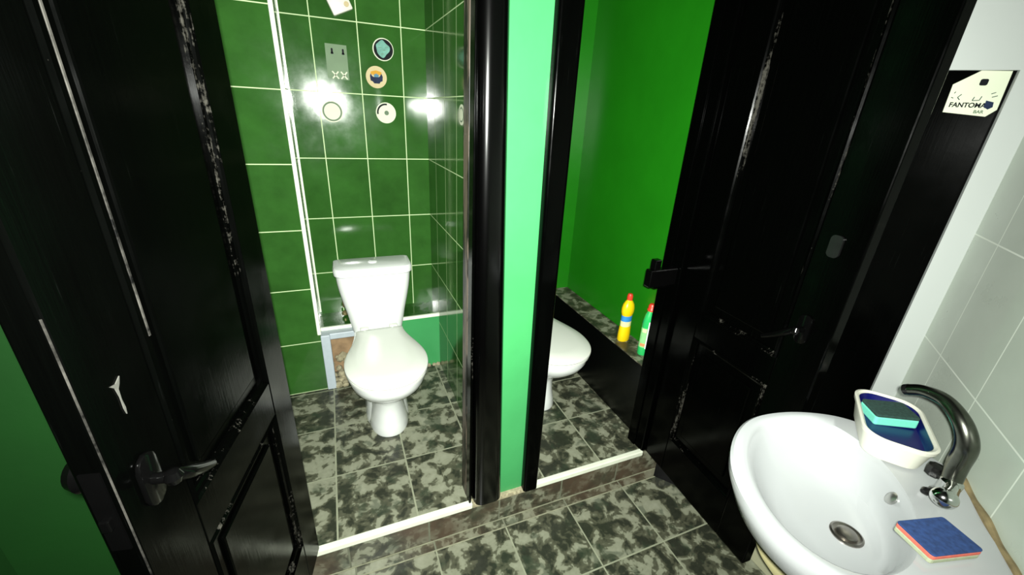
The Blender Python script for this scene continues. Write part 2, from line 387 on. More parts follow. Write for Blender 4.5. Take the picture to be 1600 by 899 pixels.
# black frames beside the partition
f1 = thing('door_frame', 'tall glossy black post left of the mint green strip, frame of the left stall', 'door frame', (0.43, YF, 0))
bm = bmesh.new(); post(bm, (-0.051, 0.065, -0.022, 0.06, 0.0), (-0.075, 0.0, -0.022, 0.06, TOP), 0.034, 14)
build('frame_post', bm, M['black_post'], f1, smooth=True)
bm = BX(-0.072, -0.054, 0.045, 0.10, 0.0, TOP, bev=0.003); build('door_stop', bm, M['brown_worn'], f1)
bm = BX(-0.071, -0.062, 0.000, 0.045, 0.0, TOP, bev=0.003); o = build('stop_edge', bm, M['black_worn'], f1)
f2 = thing('door_frame', 'tall black post right of the mint green strip, frame of the right stall', 'door frame', (0.62, YF, 0))
bm = bmesh.new(); post(bm, (-0.031, 0.032, -0.022, 0.07, 0.0), (-0.048, 0.036, -0.022, 0.07, TOP), 0.012, 6)
build('frame_post', bm, M['black'], f2, smooth=True)
bm = BX(-0.034, 0.030, 0.07, 0.11, 0.0, TOP, bev=0.003); build('door_stop', bm, M['black'], f2)
f3 = thing('door_frame', 'black post of the right stall frame carrying the lock keeper, beside the open right door', 'door frame', (1.24, YF, 0))
bm = BX(-0.032, 0.14, 0.0, 0.10, 0.0, TOP, bev=0.004); build('frame_post', bm, M['black'], f3)
bm = BX(-0.038, -0.0322, 0.05, 0.098, 0.0, TOP, bev=0.002); build('door_stop', bm, M['black'], f3)
kp = build('lock_keeper', BX(-0.165, -0.033, 0.012, 0.045, 0.855, 0.925, bev=0.004), M['black_gloss'], f3)
bm = BX(-0.150, -0.120, 0.015, 0.042, 0.925, 0.965, bev=0.003); build('keeper_lug', bm, M['black_gloss'], kp)
bm = BX(-0.14, -0.06, 0.009, 0.030, 0.851, 0.8545); o = build('keeper_edge', bm, M['chrome'], kp); o['label'] = 'bright metal lower edge'
f4 = thing('door_frame', 'black frame post behind the hinge of the left door', 'door frame', (-0.22, YF, 0))
build('frame_post', BX(-0.08, 0.015, 0.012, 0.10, 0.0, TOP, bev=0.004), M['black'], f4)

# right stall
struct('wall_right_stall_back', BX(0.59, 1.45, 2.259, 2.30, 0, TOP), M['green_wall'], 'green back wall of the right stall')
struct('wall_right_stall_side', BX(1.388, 1.43, YF+0.0, 2.27, 0, TOP), M['green_wall'], 'green side wall of the right stall')
bm = bmesh.new(); box(bm, 1.252, 1.388, YF+0.10, 2.259, 0, 0.374)
struct('wall_ledge_front', bm, M['black_wall'], 'black painted face of the ledge in the right stall')
bm = bmesh.new(); box(bm, 1.252, 1.388, YF+0.10, 2.259, 0.374, 0.380, bev=0.002)
struct('wall_ledge_top', bm, M['camo_ledge'], 'tiled top of the ledge in the right stall')
# ceilings and outer shell
struct('ceiling', BX(-1.0, 2.6, -0.85, 2.45, TOP, TOP+0.06), M['ceiling'])
struct('wall_stall_left', BX(-0.66, -0.62, YF, 2.4, 0, TOP), M['tile_side'], 'left side wall of the left stall')
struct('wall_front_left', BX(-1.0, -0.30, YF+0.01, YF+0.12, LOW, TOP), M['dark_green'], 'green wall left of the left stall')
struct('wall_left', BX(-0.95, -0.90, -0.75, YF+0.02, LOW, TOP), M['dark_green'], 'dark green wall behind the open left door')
struct('wall_rear', BX(-0.95, 0.45, -0.80, -0.75, LOW, TOP), M['dark_green'], 'wall behind the viewer')
bm = BX(0.15, 1.68, -0.67, -0.609, LOW, TOP)
struct('wall_sink', bm, M['tile_white'], 'grey-white tiled wall carrying the wash basin', rot=(0, 0, ADI))
# white wall at a right angle to the tiled wall, with a black door in it
bm = bmesh.new()
box(bm, 1.68, 1.72, -0.66, -0.545, LOW, TOP)
box(bm, 1.68, 1.72, -0.545, 0.07, 1.618, TOP)
struct('wall_right', bm, M['white_wall'], 'white wall corner above and beside the closed black door', rot=(0, 0, ADI))
bm = BX(1.695, 1.72, -0.545, 0.07, LOW, 1.618)
struct('door_1', bm, M['black'], 'closed black door in the white wall', rot=(0, 0, ADI))

# ------------------------------------------------------------------ the two open doors
def make_door(name, label, loc, ang, side, L=0.602):
    """door hinged at its far edge; local +X runs from the hinge to the free edge, seen face at local y = 0, thickness towards side"""
    HT, T = 1.98, 0.04
    t = thing(name, label, 'door', loc, ang)
    y0, y1 = (0, T*side) if side > 0 else (T*side, 0)
    def B(bm, x0, x1, ya, yb, z0, z1, bev=0.0):      # ya, yb are depths behind the seen face
        a, b = sorted((ya*side, yb*side)); return box(bm, x0, x1, a, b, z0, z1, bev=bev)
    bm = bmesh.new()
    B(bm, 0.0, 0.115, 0, T, 0.01, HT, 0.003); B(bm, L-0.125, L, 0, T, 0.01, HT, 0.004)
    for z0, z1 in ((0.01, 0.19), (0.69, 0.79), (1.86, HT)): B(bm, 0.1155, L-0.1255, 0.0006, T, z0, z1, 0.002)
    build('door_stiles', bm, M['black'], t)
    for z0, z1 in ((0.19, 0.69), (0.79, 1.86)):
        bm = bmesh.new(); B(bm, 0.11, L-0.12, 0.014, 0.028, z0-0.005, z1+0.005)
        B(bm, 0.165, L-0.175, 0.006, 0.016, z0+0.05, z1-0.05, 0.005)
        build('door_panel', bm, M['black'], t)
        for kind in range(4):
            bm = bmesh.new(); pr = [(0, 0.014), (0, 0.001), (0.005, -0.003), (0.009, 0.001), (0.012, 0.0055), (0.018, 0.008), (0.018, 0.014)]
            xa, xb = 0.1155, L-0.1255
            rs = []
            for d, h in pr:
                if kind == 0: a, b = (xa+d, z0+d), (xb-d, z0+d)
                if kind == 1: a, b = (xa+d, z1-d), (xb-d, z1-d)
                if kind == 2: a, b = (xa+d, z0+d), (xa+d, z1-d)
                if kind == 3: a, b = (xb-d, z0+d), (xb-d, z1-d)
                rs.append(((a[0], h*side, a[1]), (b[0], h*side, b[1])))
            A = [bm.verts.new(r[0]) for r in rs]; Bv = [bm.verts.new(r[1]) for r in rs]; n = len(rs)
            for i in range(n): bm.faces.new((A[i], A[(i+1) % n], Bv[(i+1) % n], Bv[i]))
            bm.faces.new(A); bm.faces.new(Bv[::-1])
            o = build('moulding', bm, M['black_worn'], t)
    return t, L, T
def lever(t, L, T, side, x, z, direction):
    s = -side
    bm = bmesh.new()
    prism(bm, rrect(-0.019, 0.019, -0.045, 0.045, 0.018), 0, 0.007, bev=0.002)
    r = (PI/2, 0, 0) if s < 0 else (-PI/2, 0, 0)
    pl = build('handle_plate', bm, M['black_gloss'], t, smooth=True, loc=(x, 0, z), rot=r)
    bm = bmesh.new()
    tube(bm, [(0, 0, 0), (0, s*0.022, 0), (direction*0.006, s*0.032, -0.002), (direction*0.025, s*0.036, -0.018), (direction*0.06, s*0.035, -0.045), (direction*0.09, s*0.032, -0.066)], [0.009, 0.0085, 0.010, 0.011, 0.009, 0.007], 12)
    lathe(bm, [(0.001, -0.013), (0.009, -0.010), (0.013, 0), (0.009, 0.010), (0.001, 0.013)], 12, (0, s*0.032, 0))
    build('door_handle', bm, M['black_gloss'], t, smooth=True, loc=(x, 0, z))
    return pl

AL = math.atan2(-0.9787, -0.2051)
dl, L, T = make_door('door_leaf', 'open black panelled door on the left with a worn pale edge and dark handle', (-0.187, 1.148, 0.0), AL, -1)
# left leaf: local +Y axis points to the camera's right (+x world) because the leaf runs towards the viewer
lever(dl, L, T, -1, 0.548, 0.93, -1)
bm = bmesh.new(); prism(bm, [(-0.010, 0.007), (0.0, 0.005), (0.010, 0.011), (0.006, 0.002), (0.0015, -0.004), (0.0006, -0.02), (0.002, -0.034), (0.0006, -0.044), (-0.001, -0.034), (-0.0006, -0.016), (-0.003, 0.0)], 0, 0.0015)
o = build('paint_chip', bm, M['chip'], dl, loc=(0.545, 0.0005, 1.09), rot=(PI/2, 0, PI)); o['label'] = 'pale chipped mark running down above the handle'
bm = bmesh.new(); lathe(bm, [(0.010, 0), (0.010, 0.012), (0.024, 0.02), (0.028, 0.032), (0.022, 0.044), (0.004, 0.048)], 20)
build('door_knob', bm, M['black_gloss'], dl, smooth=True, loc=(0.55, -T, 0.955), rot=(PI/2, 0, 0))
bm = bmesh.new(); box(bm, L, L+0.003, -0.032, -0.008, 0.86, 1.0); box(bm, L, L+0.012, -0.026, -0.014, 0.905, 0.925, bev=0.002)
o = build('latch_plate', bm, M['black_gloss'], dl)
bm = BX(L-0.001, L+0.0005, -0.0014, 0.0004, 0.012, 1.22); o = build('worn_edge', bm, M['worn_line'], dl); o['label'] = 'rubbed pale corner of the door edge'
bm = BX(L-0.1445, L-0.1405, 0.0015, 0.0032, 1.12, 1.85, bev=0.0006); build('rubbed_moulding', bm, M['worn_line'], dl)['label'] = 'moulding rubbed down to a pale line'

AR = math.atan2(-0.581, -0.028)
dr, L, T = make_door('door_leaf', 'open black panelled door on the right, behind the wash basin', (1.225, 1.138, 0.0), AR, 1, 0.566)
lever(dr, L, T, 1, 0.49, 0.92, -1)
bm = bmesh.new(); prism(bm, rrect(-0.016, 0.016, -0.03, 0.03, 0.012), 0, 0.006)
build('keyhole_plate', bm, M['dark_metal'], dr, loc=(0.495, 0, 1.17), rot=(PI/2, 0, 0))

# ------------------------------------------------------------------ toilets
def egg(yf, yb, w, wb, z, n=40, fx=0.42, front=2.2):
    """egg outline: front at yf, widest hw = w at fx of the length, back half-width wb (straight back)"""
    pts = []; ym = yf+(yb-yf)*fx
    half = []
    for k in range(n//2+1):
        t = k/(n//2)*PI/2
        half.append((w*math.sin(t)**(2/front), ym-(ym-yf)*math.cos(t)**(2/front)))
    for k in range(1, n//2+1):
        u = k/(n//2); y = ym+(yb-ym)*u
        half.append((w+(wb-w)*(u*u*(3-2*u)), y))
    R = [(x, y, z) for x, y in half]; Lh = [(-x, y, z) for x, y in half[::-1][:-1]]
    R += [(wb*0.5, yb+0.004, z), (-wb*0.5, yb+0.004, z)]
    return R+Lh
def make_toilet(loc, label):
    t = thing('toilet', label, 'toilet', loc, group=None)
    bm = bmesh.new()
    P = [(0.0, -0.092, 0.26, 0.092, 0.085), (0.012, -0.094, 0.26, 0.094, 0.087), (0.05, -0.090, 0.26, 0.086, 0.084), (0.11, -0.082, 0.26, 0.077, 0.082), (0.17, -0.084, 0.26, 0.074, 0.082),
         (0.215, -0.105, 0.26, 0.084, 0.085), (0.26, -0.165, 0.26, 0.116, 0.09), (0.30, -0.225, 0.26, 0.143, 0.10), (0.34, -0.268, 0.26, 0.160, 0.108), (0.375, -0.290, 0.26, 0.167, 0.115), (0.398, -0.292, 0.26, 0.168, 0.118)]
    loft(bm, [egg(a, b, w, wb, z) for z, a, b, w, wb in P], True, True)
    build('bowl', bm, M['ceramic'], t, smooth=True)
    bm = bmesh.new()                                   # trapway shoulders beside the pedestal
    loft(bm, [egg(-0.03, 0.24, 0.104, 0.10, 0.0, fx=0.5), egg(-0.03, 0.24, 0.104, 0.10, 0.03, fx=0.5), egg(-0.005, 0.24, 0.088, 0.095, 0.16, fx=0.5), egg(0.02, 0.24, 0.07, 0.09, 0.28, fx=0.5)], True, True)
    build('pedestal_foot', bm, M['ceramic'], t, smooth=True)
    bm = bmesh.new()
    loft(bm, [egg(-0.292, 0.19, 0.166, 0.112, 0.400), egg(-0.297, 0.192, 0.171, 0.116, 0.404), egg(-0.297, 0.192, 0.171, 0.116, 0.413), egg(-0.292, 0.19, 0.167, 0.112, 0.416)], True, True)
    build('seat', bm, M['plastic_lid'], t, smooth=True)
    bm = bmesh.new()
    loft(bm, [egg(-0.300, 0.20, 0.172, 0.108, 0.418), egg(-0.303, 0.202, 0.175, 0.111, 0.423), egg(-0.302, 0.201, 0.174, 0.110, 0.430), egg(-0.292, 0.195, 0.165, 0.102, 0.436), egg(-0.22, 0.16, 0.12, 0.07, 0.441), egg(-0.10, 0.09, 0.05, 0.03, 0.443)], True, True)
    build('lid', bm, M['plastic_lid'], t, smooth=True)
    for s in (-1, 1):
        bm = bmesh.new(); box(bm, s*0.07-0.02, s*0.07+0.02, 0.205, 0.235, 0.400, 0.438, bev=0.006); build('hinge', bm, M['plastic_lid'], t, smooth=True)
    def tk(z, hw, yf, yb, r): return [(x, y, z) for x, y in rrect(-hw, hw, yf, yb, r, 6, (r*0.4, r*0.4, r, r))]
    bm = bmesh.new()
    loft(bm, [tk(0.385, 0.112, 0.262, 0.36, 0.035), tk(0.395, 0.122, 0.250, 0.37, 0.04), tk(0.44, 0.130, 0.245, 0.37, 0.045), tk(0.50, 0.142, 0.242, 0.375, 0.05), tk(0.56, 0.155, 0.240, 0.38, 0.05),
              tk(0.62, 0.166, 0.238, 0.385, 0.05), tk(0.66, 0.171, 0.236, 0.39, 0.05), tk(0.702, 0.174, 0.235, 0.39, 0.05)], True, True)
    build('cistern', bm, M['ceramic'], t, smooth=True)
    bm = bmesh.new()
    loft(bm, [tk(0.703, 0.178, 0.228, 0.397, 0.05), tk(0.708, 0.182, 0.224, 0.400, 0.052), tk(0.732, 0.183, 0.224, 0.400, 0.052), tk(0.742, 0.178, 0.229, 0.396, 0.048), tk(0.748, 0.160, 0.245, 0.38, 0.04)], True, True)
    ld = build('cistern_lid', bm, M['ceramic'], t, smooth=True)
    bm = bmesh.new(); lathe(bm, [(0.022, 0.748), (0.022, 0.752), (0.018, 0.755), (0.002, 0.755)], 20, (0, 0.31, 0)); build('flush_button', bm, M['ceramic'], ld, smooth=True)
    return t
make_toilet((0.125, 1.72, 0.0), 'white toilet with closed lid and cistern in the green tiled left stall')
t2 = make_toilet((0.905, 1.652, 0.0), 'white toilet in the right stall, half hidden by the black post')

# supply valve left of the cistern
v = thing('supply_valve', 'small corroded water valve on the tiled wall left of the cistern', 'valve', (-0.03, 2.34, 0.40))
bm = bmesh.new(); tube(bm, [(0, 0.02, 0.0), (0, -0.03, 0.0), (0.0, -0.05, 0.03), (0.005, -0.05, 0.10)], 0.008, 10); build('pipe', bm, M['brass'], v, smooth=True)
bm = bmesh.new(); lathe(bm, [(0.006, -0.05), (0.016, -0.045), (0.016, -0.03), (0.006, -0.022)], 10, (0, -0.045, 0)); build('valve_knob', bm, M['brass'], v, smooth=True)

# ------------------------------------------------------------------ things stuck on the green tiles (local z = out of the wall)
WB = (PI/2, 0, 0)
def round_sticker(x, z, r, label, rings, extra=(), y=YB, rot=WB, name='round_sticker', loc=None, mat='sticker_white'):
    t = thing(name, label, 'sticker', loc or (x, y, z), rot=rot, group='round stickers on the tiled wall')
    bm = bmesh.new(); disc(bm, r, 0, 0.0015); build('backing', bm, M[mat], t)
    h = 0.0015
    for nm, rr, mt, c in rings:
        bm = bmesh.new(); disc(bm, rr, h-0.0005, h+0.0006, c); build(nm, bm, M[mt], t); h += 0.0006
    for nm, pts, mt in extra:
        bm = bmesh.new(); prism(bm, pts, h-0.0008, h+0.0006); build(nm, bm, M[mt], t); h += 0.0004
    return t
r_ = 0.049
bl = [(0.038*math.cos(a)*(1+0.14*math.sin(3*a+1)), 0.030*math.sin(a)*(1+0.14*math.cos(4*a))+0.002) for a in [k*PI/14 for k in range(28)]]
bl = [(p[0]*0.82-0.003, p[1]*1.12) for p in bl]
st = round_sticker(0.277, 1.705, r_, 'round sticker with a pale teal middle in a black ring, topmost of the four', [('ring', 0.045, 'ink', (0.001, 0))], [('print', bl, 'teal')])
for q, (px, pz) in enumerate(((-0.014, 0.006), (0.004, -0.004), (0.016, 0.01), (-0.004, -0.02))):
    bm = bmesh.new(); prism(bm, [(px-0.007, pz-0.001), (px+0.007, pz+0.0015), (px+0.006, pz+0.003), (px-0.007, pz+0.001)], 0.0025, 0.0034); build('print_mark', bm, M['sticker_grey'], st)
blob = [(-0.030, 0.004), (-0.026, 0.016), (-0.020, 0.004), (-0.012, 0.0), (0.010, 0.0), (0.017, 0.005), (0.024, 0.017), (0.030, 0.004), (0.028, -0.016), (0.018, -0.020), (0.013, -0.028), (-0.012, -0.028), (-0.018, -0.020), (-0.028, -0.016)]
hump = [(-0.024, 0.012), (-0.027, 0.022), (-0.017, 0.026), (0, 0.030), (0.017, 0.026), (0.026, 0.022), (0.023, 0.012), (0.010, 0.008), (-0.010, 0.008)]
sky = [(-0.010, 0.000), (-0.012, 0.010), (0, 0.016), (0.012, 0.010), (0.010, 0.000)]
round_sticker(0.237, 1.583, r_, 'round cream sticker with a yellow and dark blue print, middle of the right-hand three', [('rim', 0.046, 'sticker_cream', (0, 0))], [('yellow_print', hump, 'sticker_yellow'), ('dark_print', blob, 'sticker_blue'), ('blue_print', sky, 'sticker_sky')], mat='sticker_cream')
arc = [(0.044*math.cos(a), 0.044*math.sin(a)) for a in [math.radians(80+k*10) for k in range(12)]]+[(0.036*math.cos(a), 0.036*math.sin(a)) for a in [math.radians(190-k*10) for k in range(12)]]
round_sticker(0.272, 1.423, r_, 'round cream sticker with a small grey dot and dark arc at its left', [('dot', 0.011, 'sticker_grey', (0.003, 0))], [('arc', arc, 'ink')])
st = round_sticker(0.020, 1.418, r_, 'round white sticker with a thin grey ring, lowest of those on the left', [('ring', 0.044, 'sticker_grey', (0, 0)), ('middle', 0.037, 'sticker_white', (0, 0))])
# one on the side wall next to the black post
t = round_sticker(0, 0, 0.038, 'cream round sticker on the tiled side wall beside the black post', [('ring', 0.028, 'sticker_grey', (0, 0)), ('middle', 0.022, 'sticker_white', (0, 0))], loc=(XS, 1.70, 1.437), rot=(PI/2, 0, -PI/2), name='round_sticker')
# plate with two slots and two crosses
pt = thing('hook_plate', 'grey translucent rectangular plate with two slots and two crosses on the tiles', 'plate', (0.064, YB, 1.634), rot=WB)
build('plate', prism(bmesh.new(), [(-0.047, -0.07), (0.047, -0.074), (0.047, 0.072), (-0.046, 0.074)], 0, 0.003), M['greyplate'], pt)
for x in (-0.018, 0.03):
    bm = bmesh.new(); prism(bm, rrect(x-0.004, x+0.004, 0.036, 0.056, 0.003, 3), 0.0028, 0.0045); prism(bm, rrect(x-0.006, x+0.006, 0.032, 0.040, 0.003, 3), 0.0028, 0.0045)
    build('slot', bm, M['ink'], pt)
for x in (-0.012, 0.026):
    bm = bmesh.new()
    for s in (1, -1):
        prism(bm, [(x-0.016, -0.055-s*0.014), (x-0.011, -0.055-s*0.017), (x+0.016, -0.055+s*0.014), (x+0.011, -0.055+s*0.017)][::s], 0.0029+0.0003*s, 0.0042)
    build('cross', bm, M['sticker_white'], pt)
# cream box near the top
t = thing('wall_box', 'small tilted cream plastic box high on the tiled wall', 'box', (0.092, YB, 1.88), rot=(PI/2, math.radians(-24), 0))
build('body', BX(-0.046, 0.046, -0.05, 0.09, 0, 0.028, bev=0.006), M['tub'], t, smooth=True)
bm = bmesh.new(); lathe(bm, [(0.011, 0.028), (0.011, 0.031), (0.008, 0.031), (0.008, 0.029)], 16, (0.026, -0.026, 0)); build('stud', bm, M['sticker_cream'], t, smooth=True)

# ------------------------------------------------------------------ bottles on the ledge
def bottle(loc, label, H_, prof, mat, cap, rz=0, sy=0.75):
    t = thing('cleaner_bottle', label, 'bottle', loc, rz)
    bm = bmesh.new(); lathe(bm, prof, 28, sy=sy); build('bottle_body', bm, mat, t, smooth=True)
    bm = bmesh.new(); lathe(bm, cap, 20); build('cap', bm, M['red'], t, smooth=True)
    return t
ZL = 0.380
t = bottle((1.318, 1.535, ZL), 'yellow cleaner bottle with a blue and cream label and red cap on the ledge', 0.25,
    [(0.005, 0), (0.034, 0.0), (0.038, 0.006), (0.037, 0.04), (0.034, 0.08), (0.032, 0.085), (0.032, 0.145), (0.034, 0.150), (0.038, 0.165), (0.038, 0.185), (0.033, 0.205), (0.022, 0.222), (0.014, 0.230), (0.012, 0.236)], M['yellow'],
    [(0.0145, 0.230), (0.0145, 0.252), (0.011, 0.262), (0.003, 0.264)], rz=0.3)
bm = bmesh.new(); lathe(bm, [(0.0328, 0.115), (0.0328, 0.146)], 28, sy=0.76, cap=False); build('blue_label', bm, M['blue'], t, smooth=True)
bm = bmesh.new(); lathe(bm, [(0.0328, 0.086), (0.0328, 0.1149)], 28, sy=0.76, cap=False); build('cream_label', bm, M['cream_label'], t, smooth=True)
t = bottle((1.332, 1.386, ZL), 'green cleaner bottle with a white label and red cap on the ledge', 0.25,
    [(0.005, 0), (0.032, 0.0), (0.035, 0.006), (0.035, 0.05), (0.033, 0.06), (0.033, 0.16), (0.031, 0.19), (0.026, 0.215), (0.018, 0.232), (0.016, 0.240)], M['bgreen'],
    [(0.020, 0.236), (0.020, 0.244), (0.017, 0.248), (0.017, 0.262), (0.012, 0.270), (0.003, 0.271)], rz=0.0)
def label_patch(t, name, mat, a0, a1, z0, z1, r, sy=0.76):
    bm = bmesh.new(); n = 10; ra = []
    for z in (z0, z1): ra.append([(r*math.cos(math.radians(a0+(a1-a0)*k/n)), r*sy*math.sin(math.radians(a0+(a1-a0)*k/n)), z) for k in range(n+1)])
    loft(bm, ra, closed=False); return build(name, bm, mat, t, smooth=True)
label_patch(t, 'pale_label', M['pgreen'], 170, 236, 0.045, 0.150, 0.0356)
label_patch(t, 'white_label', M['wlabel'], 236, 315, 0.040, 0.185, 0.0360)
label_patch(t, 'label_patch', M['salmon'], 190, 234, 0.052, 0.068, 0.0362)
label_patch(t, 'label_patch', M['cream_label'], 190, 228, 0.128, 0.146, 0.0362)

# ------------------------------------------------------------------ wash basin; local x along the wall, y out of it, origin on the wall
SX, SN = 1.02, -0.609
ZR = 0.705
bs = thing('wash_basin', 'white oval wash basin mounted on the grey tiled wall', 'wash basin', wall_pt(SX, SN, 0), ADI)
OUT = catmull([(-0.11, 0.001), (-0.205, 0.05), (-0.268, 0.14), (-0.298, 0.25), (-0.275, 0.36), (-0.205, 0.44), (-0.10, 0.485), (0.02, 0.487), (0.13, 0.450), (0.215, 0.368), (0.268, 0.27), (0.280, 0.19), (0.258, 0.10), (0.18, 0.001)], 6, False)
OUT += [Vector((0.18-0.29*k/8, 0.001)) for k in range(1, 8)]
NO = len(OUT)
cx, cy = 0.0, 0.295; dxc, dyc = -0.022, 0.215
def outring(k, z, ins=0.0):
    out = []
    for p in OUT:
        v = Vector((p[0]-cx, p[1]-0.24)); l = v.length; v = v*((l-ins)/l)*k; out.append((cx+v.x, max(0.0, 0.24+v.y) if k > 0.99 else 0.24+v.y, z))
    return out
def inring(rx, ry, z, f):
    x0 = -0.014+(dxc+0.014)*f; y0 = cy+(dyc-cy)*f; out = []
    for p in OUT:
        q = Vector((p[0], p[1])); c0 = Vector((x0, y0)); d = q-c0; ln = d.length; d = d/ln
        rr = 1/math.sqrt((d.x/rx)**2+(d.y/ry)**2)
        if f < 0.3: rr = min(rr, ln-(0.026+f*0.2))       # keep the bowl edge inside the rim all round
        v = c0+d*rr
        out.append((v.x, v.y, z))
    return out
bm = bmesh.new()
def under(k, z, yy):
    return [(cx+(p[0]-cx)*k, yy+(p[1]-yy)*k if p[1] > 0.02 else p[1]+0.0, z) for p in OUT]
loft(bm, [under(0.30, 0.50, 0.20), under(0.52, 0.515, 0.2), under(0.76, 0.56, 0.18), under(0.93, 0.62, 0.15), outring(1, 0.655, 0.010), outring(1, 0.680, 0.0), outring(1, ZR-0.006, 0.0), outring(1, ZR, 0.006), outring(1, ZR+0.001, 0.016),
          inring(0.246, 0.163, ZR-0.001, 0), inring(0.237, 0.156, ZR-0.008, 0.03), inring(0.222, 0.147, ZR-0.03, 0.1), inring(0.197, 0.133, ZR-0.07, 0.25), inring(0.160, 0.112, ZR-0.105, 0.5), inring(0.108, 0.076, ZR-0.122, 0.8), inring(0.06, 0.045, ZR-0.128, 0.95), inring(0.032, 0.032, ZR-0.131, 1.0)], True, True)
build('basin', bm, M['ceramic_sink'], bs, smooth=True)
dn = bmesh.new(); lathe(dn, [(0.034, 0.0), (0.034, 0.003), (0.030, 0.005), (0.024, 0.002), (0.003, 0.002)], 28, (dxc, dyc, ZR-0.131)); d = build('drain', dn, M['steel'], bs, smooth=True)
dn = bmesh.new(); lathe(dn, [(0.021, 0.002), (0.021, 0.006), (0.017, 0.008), (0.002, 0.009)], 24, (dxc, dyc, ZR-0.131)); build('plug', dn, M['steel'], d, smooth=True)
bm = bmesh.new(); lathe(bm, [(0.016, 0), (0.016, 0.005), (0.012, 0.008), (0.002, 0.009)], 24)
ov = build('overflow_cap', bm, M['satin'], bs, smooth=True, loc=(0.042, 0.146, ZR-0.036), rot=(math.radians(-62), 0, 0))
bm = bmesh.new(); tube(bm, [(x, 0.004+0.0*x, ZR-0.002+0.003*math.sin(x*50)) for x in [-0.30+0.03*k for k in range(18)]], [0.008, 0.011, 0.007, 0.010, 0.009, 0.008], 8, sub=3)
o = build('wall_joint', bm, M['caulk'], bs, smooth=True); o['label'] = 'brown stained joint between basin and wall'

# tap
tp = thing('tap', 'tarnished chrome tap with a curved swivel spout on the basin', 'tap', wall_pt(1.085, -0.545, ZR), ADI)
def lp(s, n, z): return (s-1.085, n+0.545, z-ZR)
bm = bmesh.new(); lathe(bm, [(0.026, 0.0), (0.026, 0.006), (0.021, 0.012), (0.019, 0.03), (0.020, 0.045), (0.012, 0.052)], 24); build('tap_body', bm, M['chrome'], tp, smooth=True)
bm = bmesh.new()
tube(bm, [lp(1.085, -0.545, 0.735), lp(1.100, -0.546, 0.785), lp(1.096, -0.541, 0.84), lp(1.115, -0.526, 0.88), lp(1.155, -0.503, 0.902), lp(1.185, -0.474, 0.900), lp(1.204, -0.455, 0.885)], [0.017, 0.0195, 0.020, 0.018, 0.0155, 0.0135, 0.013], 20)
sp = build('spout', bm, M['dirty_chrome'], tp, smooth=True)
bm = bmesh.new(); tube(bm, [lp(1.2035, -0.4555, 0.8855), lp(1.210, -0.4495, 0.879)], [0.0135, 0.0125], 16, sub=0); build('spout_nozzle', bm, M['dark_metal'], sp, smooth=True)
bm = bmesh.new(); tube(bm, [lp(1.08, -0.545, 0.745), lp(1.045, -0.53, 0.752), lp(1.02, -0.515, 0.755)], [0.012, 0.011, 0.014], 14)
kn = build('valve_stem', bm, M['chrome'], tp, smooth=True)
bm = bmesh.new(); c = lp(1.005, -0.508, 0.757); bmesh.ops.create_uvsphere(bm, u_segments=24, v_segments=16, radius=0.023, matrix=Matrix.Translation(c) @ Matrix.Diagonal((0.9, 1, 0.9, 1)))
build('knob', bm, M['chrome'], tp, smooth=True)
bm = bmesh.new(); c = lp(1.122, -0.529, 0.742)
lathe(bm, [(0.006, -0.014), (0.016, -0.012), (0.017, 0.0), (0.015, 0.012), (0.004, 0.015)], 8, c); tube(bm, [lp(1.085, -0.545, 0.742), c], 0.009, 10, sub=0)
build('knob', bm, M['dark_metal'], tp, smooth=True)['label'] = 'dark knob beside the spout'
bm = bmesh.new(); tube(bm, [lp(1.075, -0.54, 0.725), lp(1.052, -0.50, 0.726)], [0.007, 0.009], 12, sub=0); tube(bm, [lp(1.052, -0.50, 0.726), lp(1.048, -0.494, 0.726)], [0.0095, 0.005], 12, sub=0)
build('side_nozzle', bm, M['dark_metal'], tp, smooth=True)

# tub with a sponge, second sponge
tubo = thing('plastic_tub', 'cream plastic tub lined dark blue on the back corner of the basin', 'tub', wall_pt(1.243, -0.468, ZR+0.002), ADI-0.05)
def tr(x, y, r, z, n=7): return [(a, b, z) for a, b in rrect(-x, x, -y, y, r, n)]
bm = bmesh.new()
loft(bm, [tr(0.098, 0.052, 0.035, 0.0), tr(0.104, 0.058, 0.038, 0.004), tr(0.116, 0.069, 0.046, 0.058), tr(0.121, 0.073, 0.048, 0.060), tr(0.122, 0.074, 0.049, 0.069), tr(0.117, 0.069, 0.046, 0.071), tr(0.112, 0.064, 0.044, 0.067), tr(0.108, 0.060, 0.042, 0.045)], True, False)
build('tub_shell', bm, M['tub'], tubo, smooth=True)
bm = bmesh.new(); loft(bm, [tr(0.1115, 0.0635, 0.044, 0.0655), tr(0.106, 0.058, 0.04, 0.048), tr(0.104, 0.056, 0.038, 0.045)], False, True)
build('tub_lining', bm, M['navy'], tubo, smooth=True)
def sponge(name, label, loc, rz, lx, ly, layers, rx=0, ry=0):
    t = thing(name, label, 'sponge', loc, rot=(rx, ry, rz)); z = 0
    for nm, h, mt, bev in layers:
        bm = bmesh.new(); pts = rrect(-lx/2, lx/2, -ly/2, ly/2, 0.006, 3)
        pts = [(x*(1+0.008*math.sin(y*160)), y*(1+0.012*math.sin(x*120+1))) for x, y in pts]
        prism(bm, pts, z, z+h, bev=bev); build(nm, bm, M[mt], t); z += h
    return t
sponge('sponge', 'mint green sponge with a dark scouring pad lying in the blue-lined tub', wall_pt(1.275, -0.466, ZR+0.048), ADI-1.22, 0.100, 0.068, [('foam', 0.024, 'mintfoam', 0.003), ('scouring_pad', 0.008, 'scour_dark', 0.002)], ry=-0.04)
sponge('sponge', 'worn blue-topped pink sponge lying on the front corner of the basin', wall_pt(0.918, -0.486, ZR+0.002), ADI-0.93, 0.112, 0.072, [('foam_base', 0.010, 'foam_grey', 0.002), ('foam', 0.009, 'foam_pink', 0.002), ('scouring_pad', 0.004, 'scour_blue', 0.001)])

